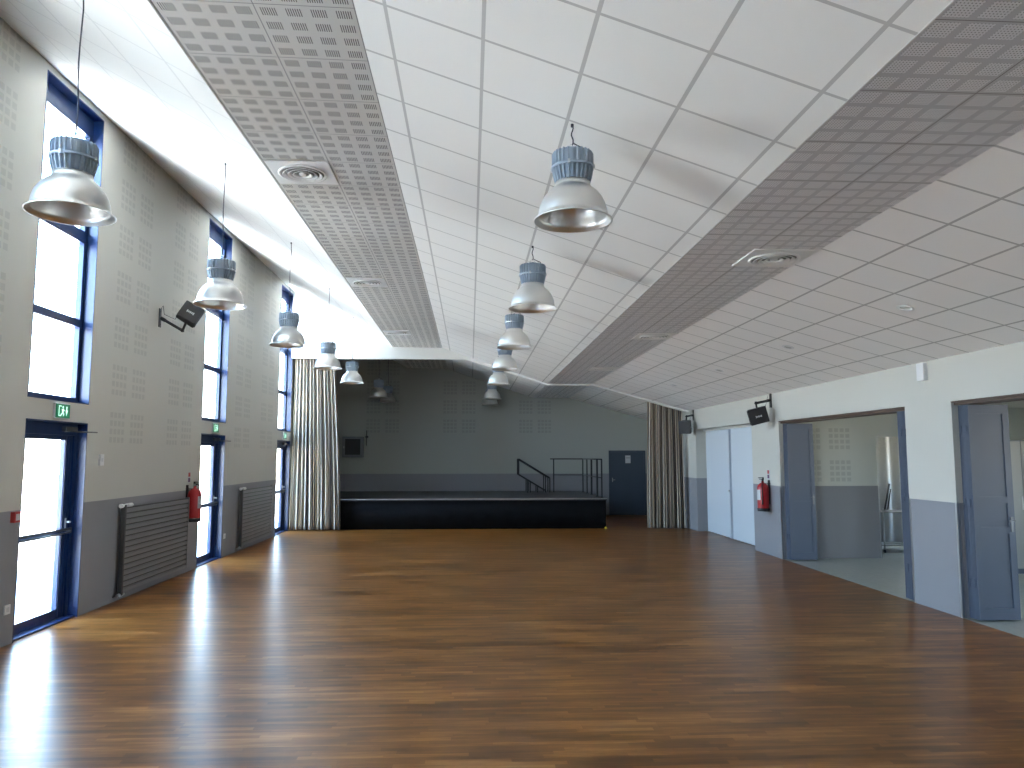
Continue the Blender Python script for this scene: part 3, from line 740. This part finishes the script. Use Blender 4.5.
# ------------------------------------------------------------------ loudspeakers on wall arms
def make_speaker(label, plate_pos, joint, box_c, rot, size, up):
    """plate on wall, arm to a joint, box around box_c turned by rot"""
    root = thing('wall_loudspeaker', label, 'loudspeaker', plate_pos, 0, 'black loudspeakers on wall arms')
    P0 = Vector(plate_pos); inv = Matrix.Identity(4)
    j = Vector(joint) - P0; c = Vector(box_c) - P0
    s = 1 if plate_pos[0] < 0 else -1
    b = MB(); b.box((0, -.035, -.13), (s * .012, .035, .13), bevel=.004); b.cyl((s * .008, 0, .09), (s * .02, 0, .09), .008); b.cyl((s * .008, 0, -.09), (s * .02, 0, -.09), .008); b.build('wall_plate', M['blackmetal'], root)
    b = MB()
    d = Vector((j.x, j.y, j.z)); side = Vector((0, 0, 1)).cross(d).normalized() * .016
    st = Vector((s * .012, 0, .0))
    b.cyl(st, st + d * .22, .026, 12)
    for q in (-1, 1): b.cyl(st + d * .15 + side * q + Vector((0, 0, .012 * q)), j + side * q + Vector((0, 0, .012 * q)), .011, 8)
    b.cyl(j - side * 1.9, j + side * 1.9, .015, 10); b.cyl(j + Vector((0, 0, -.02)), j + Vector((0, 0, .03)), .022, 12)
    b.build('arm', M['blackmetal'], root)
    R = rot.to_matrix().to_4x4(); T = Matrix.Translation(c) @ R
    w, dp, h = size
    b = MB()
    # wedge cabinet: front (+y local) wide, rear narrower
    fr = w / 2; rr = w * .36
    pl = [(-fr, dp / 2), (fr, dp / 2), (rr, -dp / 2), (-rr, -dp / 2)]
    b.prism(pl, 'z', -h / 2, h / 2); bmesh.ops.bevel(b.bm, geom=list(b.bm.edges), offset=.008, segments=2, affect='EDGES')
    for v in b.bm.verts: v.co = T @ v.co
    cab = b.build('cabinet', M['black'], root)
    b = MB(); b.box((-fr + .015, dp / 2 + .001, -h / 2 + .015), (fr - .015, dp / 2 + .012, h / 2 - .015), bevel=.004, mat=T); b.build('grille', M['blackmetal'], cab)
    # pale maker's mark seen on the side of the cabinet
    b = MB()
    sd = -up
    n = 5; x_at = lambda yy: fr + (rr - fr) * (.5 - yy / dp)
    for k in range(n):
        yy = -.055 + k * .022
        hh = (.018, .012, .015, .012, .018)[k]
        b.box((sd * (x_at(yy) - .004), yy, -hh - .01), (sd * (x_at(yy) + .004), yy + .015, hh - .01), mat=T)
    b.build('logo', M['paper'], cab)
    b = MB(); b.tube([j, (j * .5 + c * .5) + Vector((0, 0, .0)), c], .018, 8); b.cyl(j + Vector((0, -.03, 0)), j + Vector((0, .03, 0)), .014, 10)
    b.build('yoke', M['blackmetal'], root)
    b = MB(); m_ = (st + c) * .5
    b.tube([st + Vector((0, 0, .12)), st + Vector((s * .03, 0, .17)), st + Vector((s * .05, 0, .05)), (st * .5 + c * .5) + Vector((0, 0, -.05)), c + (R @ Vector((0, -dp / 2, 0)))], .004, 6); b.build('speaker_cable', M['cord'], root)
    return root
from mathutils import Euler
make_speaker('black wedge loudspeaker on an arm on the left wall beside the middle window', (XL, 10.50, 3.66), (-4.02, 10.60, 3.50), (-3.92, 10.58, 3.735), Euler((math.radians(-30), math.radians(-8), math.radians(-62))), (.22, .27, .25), -1)
make_speaker('black wedge loudspeaker on an arm above the pale folding partition', (XR, 13.08, 2.75), (5.06, 13.02, 2.69), (5.09, 13.0, 2.47), Euler((math.radians(-14), math.radians(-6), math.radians(70))), (.27, .32, .28), 1)
make_speaker('black loudspeaker on the right wall half behind the right striped curtain', (XR, 17.75, 2.74), (5.15, 17.62, 2.70), (5.12, 17.58, 2.45), Euler((math.radians(-8), 0, math.radians(150))), (.28, .28, .30), 1)

# ------------------------------------------------------------------ curtains
def curtain(name, label, x0b, x1b, x0t, x1t, y, ztop, nf, amp, seed):
    rnd = random.Random(seed)
    N = nf * 14; NZ = 26; th = .004
    ph = [rnd.uniform(-.5, .5) for _ in range(nf + 2)]; am = [rnd.uniform(.65, 1.2) for _ in range(nf + 2)]
    b = MB(); uvl = b.bm.loops.layers.uv.new('UVMap'); grid = []
    for iz in range(NZ + 1):
        t = iz / NZ; row = []
        for k in range(N + 1):
            s = k / N
            xa = x0b + (x1b - x0b) * s; xt = x0t + (x1t - x0t) * s
            f = t ** 1.4
            zt = ztop(xt) if callable(ztop) else ztop
            z = .02 + (zt - .02) * t
            w = s * nf; i = int(min(w, nf - 1e-6)); u = w - i
            A = am[i] * (1 - u) + am[i + 1] * u
            wob = .35 * math.sin(2.2 * t + ph[i] * 5) * (1 - t)
            yy = y + amp * A * math.sin(2 * PI * (w + wob * .35)) * (1 - .45 * t) + .02 * math.sin(5 * s + 3 * t)
            x = xa + (xt - xa) * f + .022 * math.sin(4 * PI * w + ph[i]) * (1 - t * .6) * (1 if 0 < k < N else 0)
            row.append(b.bm.verts.new((x, yy, z)))
        grid.append(row)
    # arc length along the fabric for the stripes
    arc = [0]
    for k in range(N): arc.append(arc[-1] + math.hypot(1.1 / N, amp * 2.2 * (math.sin(2 * PI * (k + 1) * nf / N) - math.sin(2 * PI * k * nf / N))))
    for iz in range(NZ):
        for k in range(N):
            f = b.bm.faces.new((grid[iz][k], grid[iz][k + 1], grid[iz + 1][k + 1], grid[iz + 1][k])); f.smooth = True
            for l, (kk, zz) in zip(f.loops, ((k, iz), (k + 1, iz), (k + 1, iz + 1), (k, iz + 1))): l[uvl].uv = (arc[kk], zz / NZ)
    me_o = b
    root = thing(name, label, 'curtain', ((x0b + x1b) / 2, y, 0), 0, 'striped stage curtains')
    o = b.build('fabric', M['curtain'], root); o.matrix_parent_inverse = Matrix.Translation((-(x0b + x1b) / 2, -y, 0))
    md = o.modifiers.new('thickness', 'SOLIDIFY'); md.thickness = .004
    return root
cl = curtain('stage_curtain', 'tall striped curtain gathered at the left of the stage, beside the glass door', -4.27, -3.07, -4.23, -3.30, 18.30, 4.12, 12, .07, 3)
b = MB(); b.tube([(-4.29, 18.30, 4.14), (-.3, 18.30, 4.14)], .014, 8); o = b.build('curtain_rail', M['steel'], cl); o.matrix_parent_inverse = Matrix.Translation((3.67, -18.30, 0))
cr = curtain('stage_curtain', 'striped curtain gathered at the right of the stage, hanging under the sloped ceiling', 4.34, 5.26, 4.38, 5.25, 18.31, lambda x: zc(x) - .03, 11, .07, 5)
b = MB(); b.tube([(4.2, 18.31, zc(4.2) - .02), (5.33, 18.31, zc(5.33) - .02)], .014, 8); o = b.build('curtain_rail', M['steel'], cr); o.matrix_parent_inverse = Matrix.Translation((-4.80, -18.31, 0))

# ------------------------------------------------------------------ stage
st = thing('stage', 'low black stage platform across the end of the hall', 'stage', (-.5, 18.8, 0))
inv = Matrix.Translation((.5, -18.8, 0))
SX0, SX1, SY, SH = XL + .01, 3.36, 18.35, .73
SY = 18.35
# cloth-faced front behind the curtain line
SYL = 18.55
b = MB(); b.box((SX0, SYL - .12, SH - .05), (SX1, YE - .01, SH)); o = b.build('platform', M['stagetop'], st); o.matrix_parent_inverse = inv
b = MB(); N = 160
xs = [SX0 + .02 + (SX1 - .04 - SX0) * k / N for k in range(N + 1)]
lo_ = [b.bm.verts.new((x, SYL - .09 + .012 * math.sin(x * 14) , .0)) for x in xs]; hi_ = [b.bm.verts.new((x, SYL - .10 + .002 * math.sin(x * 14), SH - .05)) for x in xs]
lo2 = [b.bm.verts.new((x, SYL - .06, .0)) for x in xs]; hi2 = [b.bm.verts.new((x, SYL - .06, SH - .05)) for x in xs]
for k in range(N):
    for A, B in ((lo_, hi_), (lo2, hi2), (hi_, hi2), (lo_, lo2)):
        f = b.bm.faces.new((A[k], A[k + 1], B[k + 1], B[k])); f.smooth = True
b.bm.faces.new((lo_[0], hi_[0], hi2[0], lo2[0])); b.bm.faces.new((lo_[-1], hi_[-1], hi2[-1], lo2[-1]))
b.box((SX1 - .05, SYL - .06, 0), (SX1 - .02, YE - .02, SH - .05))
o = b.build('front_skirt', M['stagecloth'], st); o.matrix_parent_inverse = inv
b = MB(); b.box((SX0, SYL - .13, SH - .022), (SX1 + .004, SYL - .118, SH - .0005)); o = b.build('nosing', M['steel'], st); o.matrix_parent_inverse = inv
b = MB()
for x in (-3, -1, 1, 3):
    for y in (19.4, 21, 22.3): b.box((x - .04, y - .04, 0), (x + .04, y + .04, SH - .05))
o = b.build('under_frame', M['blackmetal'], st); o.matrix_parent_inverse = inv
b = MB(); b.lathe([(0, 0), (.035, 0), (.03, .03), (.015, .045), (0, .05)], 14, c=(3.31, SYL - .18, 0)); tag(b.build('yellow_cap', M['yellow']), 'tiny yellow cap on the floor at the right front corner of the stage', 'cap')

# guard rail round the right rear corner of the stage
gr = thing('guard_rail', 'black metal guard rail standing along the right edge of the stage', 'railing', (3.22, 20.5, SH)); inv = Matrix.Translation((-3.22, -20.5, -SH))
RX, Z1, Z2 = 3.27, 1.68, 1.22; rt = .016
b = MB(); b.tube([(2.32, 21.75, Z1), (RX, 21.75, Z1)], rt); b.tube([(RX, 21.75, Z1), (RX, 18.6, Z1)], rt); o = b.build('top_rail', M['blackmetal'], gr); o.matrix_parent_inverse = inv
b = MB(); b.tube([(2.40, 21.75, Z2), (RX, 21.75, Z2)], .011); b.tube([(RX, 21.75, Z2), (RX, 18.65, Z2)], .011); o = b.build('middle_rail', M['blackmetal'], gr); o.matrix_parent_inverse = inv
for x, y, w in ((2.42, 21.75, .016), (RX, 21.75, .016), (RX, 20.98, .016), (RX, 20.2, .022), (RX, 19.3, .022), (RX, 18.62, .016)):
    b = MB(); b.box((x - w, y - w, SH), (x + w, y + w, Z1)); b.box((x - .04, y - .04, SH), (x + .04, y + .04, SH + .008)); o = b.build('post', M['blackmetal'], gr); o.matrix_parent_inverse = inv
# sloping stair handrail in front of the back wall
hr = thing('stair_handrail', 'black sloping handrail standing on the stage left of the guard rail', 'railing', (1.8, 21.6, SH)); inv = Matrix.Translation((-1.8, -21.6, -SH))
for dy in (0, .55):
    q = 21.5 + dy
    b = MB(); b.tube([(1.39, q, 1.68), (2.28, q, 1.14)], .022); b.tube([(1.39, q, 1.68), (1.39, q, 1.24)], .018) ; b.tube([(2.28, q, 1.14), (2.28, q, SH)], .018); o = b.build('handrail', M['blackmetal'], hr); o.matrix_parent_inverse = inv
    b = MB(); b.tube([(1.39, q, 1.24), (2.16, q, .78)], .020); b.box((2.14, q - .012, SH), (2.17, q + .012, 1.20)); o = b.build('lower_rail', M['blackmetal'], hr); o.matrix_parent_inverse = inv
    for x, zt in ((1.64, 1.09), (1.72, 1.04), (1.93, .92)):
        b = MB(); b.box((x - .016, q - .012, SH), (x + .016, q + .012, zt)); o = b.build('post', M['blackmetal'], hr); o.matrix_parent_inverse = inv

# cabinet with dark screen on the back wall
cb = thing('wall_cabinet', 'grey wall cabinet with a dark glass front on the stage back wall', 'cabinet', (-3.43, YE, 2.02))
b = MB(); b.box((-.31, -.30, -.30), (.29, 0, .31), bevel=.01); b.build('case', pmat('grey cabinet enamel', (.20, .215, .23), .5), cb)
b = MB(); b.box((-.22, -.308, -.22), (.22, -.30, .24), bevel=.003); b.build('glass_front', M['black'], cb)
b = MB(); b.tube([(.36, -.02, .05), (.36, -.02, .50)], .014); b.box((.33, -.06, .28), (.41, 0, .34)); b.build('cable_conduit', M['raddark'], cb)
b = MB(); b.box((-.27, -.306, -.03), (-.245, -.30, .03)); b.build('lock', M['steel'], cb)

# ------------------------------------------------------------------ things in the side room
tr = thing('service_trolley', 'metal service trolley in the doorway of the side room beyond', 'trolley', (7.95, 13.75, 0))
b = MB()
for z in (.12, .72): b.box((-.40, -.26, z), (.40, .26, z + .02), bevel=.004); b.tube([(-.40, -.26, z + .05), (.40, -.26, z + .05)], .008)
b.build('shelf', M['steel'], tr)
for sx in (-.39, .39):
    for sy in (-.25, .25):
        b = MB(); b.cyl((sx, sy, .06), (sx, sy, .80), .013, 10); o = b.build('leg', M['steel'], tr)
        b = MB(); b.cyl((sx - .012, sy, .03), (sx + .012, sy, .03), .03, 14); b.build('wheel', M['black'], o)
b = MB(); b.tube([(-.02, 0, .0), (.04, 0, .24), (.10, 0, .50)], .018); b.tube([(.06, .03, .02), (.10, .02, .26), (.13, .02, .40)], .014); b.tube([(-.02, 0, .0), (.06, .03, .02)], .014)
o = b.build('black_strap', M['black']); o.location = (7.72, 13.7, .745); tag(o, 'black folded strap leaning up on the metal trolley', 'strap')
root = thing('grey_drape', 'pale grey curtain hanging behind the metal trolley in the side room doorway', 'curtain', (8.0, 14.9, 0))
b = MB(); N = 90; rows = []
for z in (.03, 2.3):
    rows.append([b.bm.verts.new((-1.1 + 2.4 * k / N, .05 * math.sin(k * .62), z)) for k in range(N + 1)])
for k in range(N):
    f = b.bm.faces.new((rows[0][k], rows[0][k + 1], rows[1][k + 1], rows[1][k])); f.smooth = True
o = b.build('fabric', M['greycurtain'], root); md = o.modifiers.new('t', 'SOLIDIFY'); md.thickness = .005
b = MB(); b.tube([(-1.15, 0, 2.33), (1.35, 0, 2.33)], .015); b.build('curtain_rail', M['steel'], root)
# steel jamb guards of that doorway
b = MB(); b.box((7.13, SY1 - .004, 0), (7.15, SY1 + .15, 1.24)); b.build('trim_30', M['steel'], kind='structure')
# grey storage cupboard seen past the second folding door
cp = thing('tall_cupboard', 'tall grey cupboard seen past the nearer folded door', 'cupboard', (8.35, 11.0, 0))
b = MB(); b.box((-.45, 0, .06), (.45, .5, 2.0), bevel=.008); b.box((-.43, .03, 0), (.43, .48, .06)); b.build('carcass', M['doorgrey'], cp)
for s in (-1, 1):
    b = MB(); b.box((s * .225 - .218, -.018, .08), (s * .225 + .218, 0, 1.98), bevel=.004); o = b.build('cupboard_door', pmat('grey cupboard front', (.30, .31, .31), .45), cp)
    b = MB(); b.box((s * .03 - .008, -.035, .95), (s * .03 + .008, -.018, 1.15), bevel=.003); b.build('handle', M['steel'], o)

# ------------------------------------------------------------------ outside ground
b = MB(); b.box((-40, -40, -.22), (XL - .3, 60, -.13)); b.build('ground', M['concrete'], kind='structure')

# ------------------------------------------------------------------ daylight
W = bpy.data.worlds.new('daylight'); S.world = W; W.use_nodes = True; nt = W.node_tree; nt.nodes.clear()
out = nt.nodes.new('ShaderNodeOutputWorld'); bg = nt.nodes.new('ShaderNodeBackground')
tc = nt.nodes.new('ShaderNodeTexCoord'); sp = nt.nodes.new('ShaderNodeSeparateXYZ'); rp = nt.nodes.new('ShaderNodeValToRGB')
mr = nt.nodes.new('ShaderNodeMapRange'); mr.inputs['From Min'].default_value = -1; mr.inputs['From Max'].default_value = 1
nt.links.new(tc.outputs['Generated'], sp.inputs[0]); nt.links.new(sp.outputs[2], mr.inputs['Value']); nt.links.new(mr.outputs[0], rp.inputs[0])
e = rp.color_ramp.elements
e[0].position = .0; e[0].color = (.9, .85, .75, 1)
e[1].position = 1.; e[1].color = (.30, .52, 1.0, 1)
k = e.new(.495); k.color = (.9, .85, .75, 1)
k = e.new(.505); k.color = (.84, .92, .94, 1)
k = e.new(.55); k.color = (.66, .83, 1.0, 1)
k = e.new(.62); k.color = (.46, .72, 1.0, 1)
nt.links.new(rp.outputs[0], bg.inputs['Color']); bg.inputs['Strength'].default_value = 10.0
nt.links.new(bg.outputs[0], out.inputs[0])
# sun over the roof from the right: it lights the ground outside the glass doors, not the hall
sd = bpy.data.lights.new('sun', 'SUN'); sd.energy = 42; sd.angle = math.radians(.6); sd.color = (1, .93, .82)
so = bpy.data.objects.new('sun', sd); COL.objects.link(so); so.rotation_euler = Euler((math.radians(0), math.radians(24), 0)); so.location = (10, 0, 30)
# light portals in the window openings (sampling guides only)
def portal(x, y, z, sy, sz, dirx):
    l = bpy.data.lights.new('window_portal', 'AREA'); l.shape = 'RECTANGLE'; l.size = sz; l.size_y = sy; l.cycles.is_portal = True
    o = bpy.data.objects.new('window_portal', l); COL.objects.link(o); o.location = (x, y, z)
    o.rotation_euler = Euler((0, math.radians(-90 * dirx), 0))
for yj in BAY:
    portal(-4.50, yj + OW / 2, DZ / 2, OW, DZ, 1); portal(-4.50, yj + OW / 2, (W0 + W1) / 2, OW, W1 - W0, 1)
for a_, c_ in added_windows: portal(SX + .21, (a_ + c_) / 2, 1.55, c_ - a_, 1.2, -1)

# ------------------------------------------------------------------ camera
cam = bpy.data.cameras.new('camera'); cam.sensor_width = 36; cam.lens = 750 / 1024 * 36; cam.clip_start = .05; cam.clip_end = 200
co = bpy.data.objects.new('camera', cam); COL.objects.link(co)
co.location = (0, 0, 1.75); co.rotation_euler = (math.radians(90 + 5.521), 0, math.radians(-3.190))
S.camera = co

S.view_settings.view_transform = 'Standard'; S.view_settings.look = 'None'
S.view_settings.gamma = 1; S.view_settings.use_curve_mapping = False
S.view_settings.exposure = 1.5
S.cycles.max_bounces = 12; S.cycles.diffuse_bounces = 7; S.cycles.glossy_bounces = 5; S.cycles.transparent_max_bounces = 12; S.cycles.transmission_bounces = 4
S.cycles.sample_clamp_indirect = 10; S.cycles.caustics_reflective = True; S.cycles.blur_glossy = 1.0; S.cycles.caustics_refractive = False
S.cycles.use_denoising = True
try: S.cycles.denoiser = 'OPENIMAGEDENOISE'; S.cycles.denoising_input_passes = 'RGB_ALBEDO_NORMAL'; S.cycles.denoising_prefilter = 'ACCURATE'
except Exception: pass
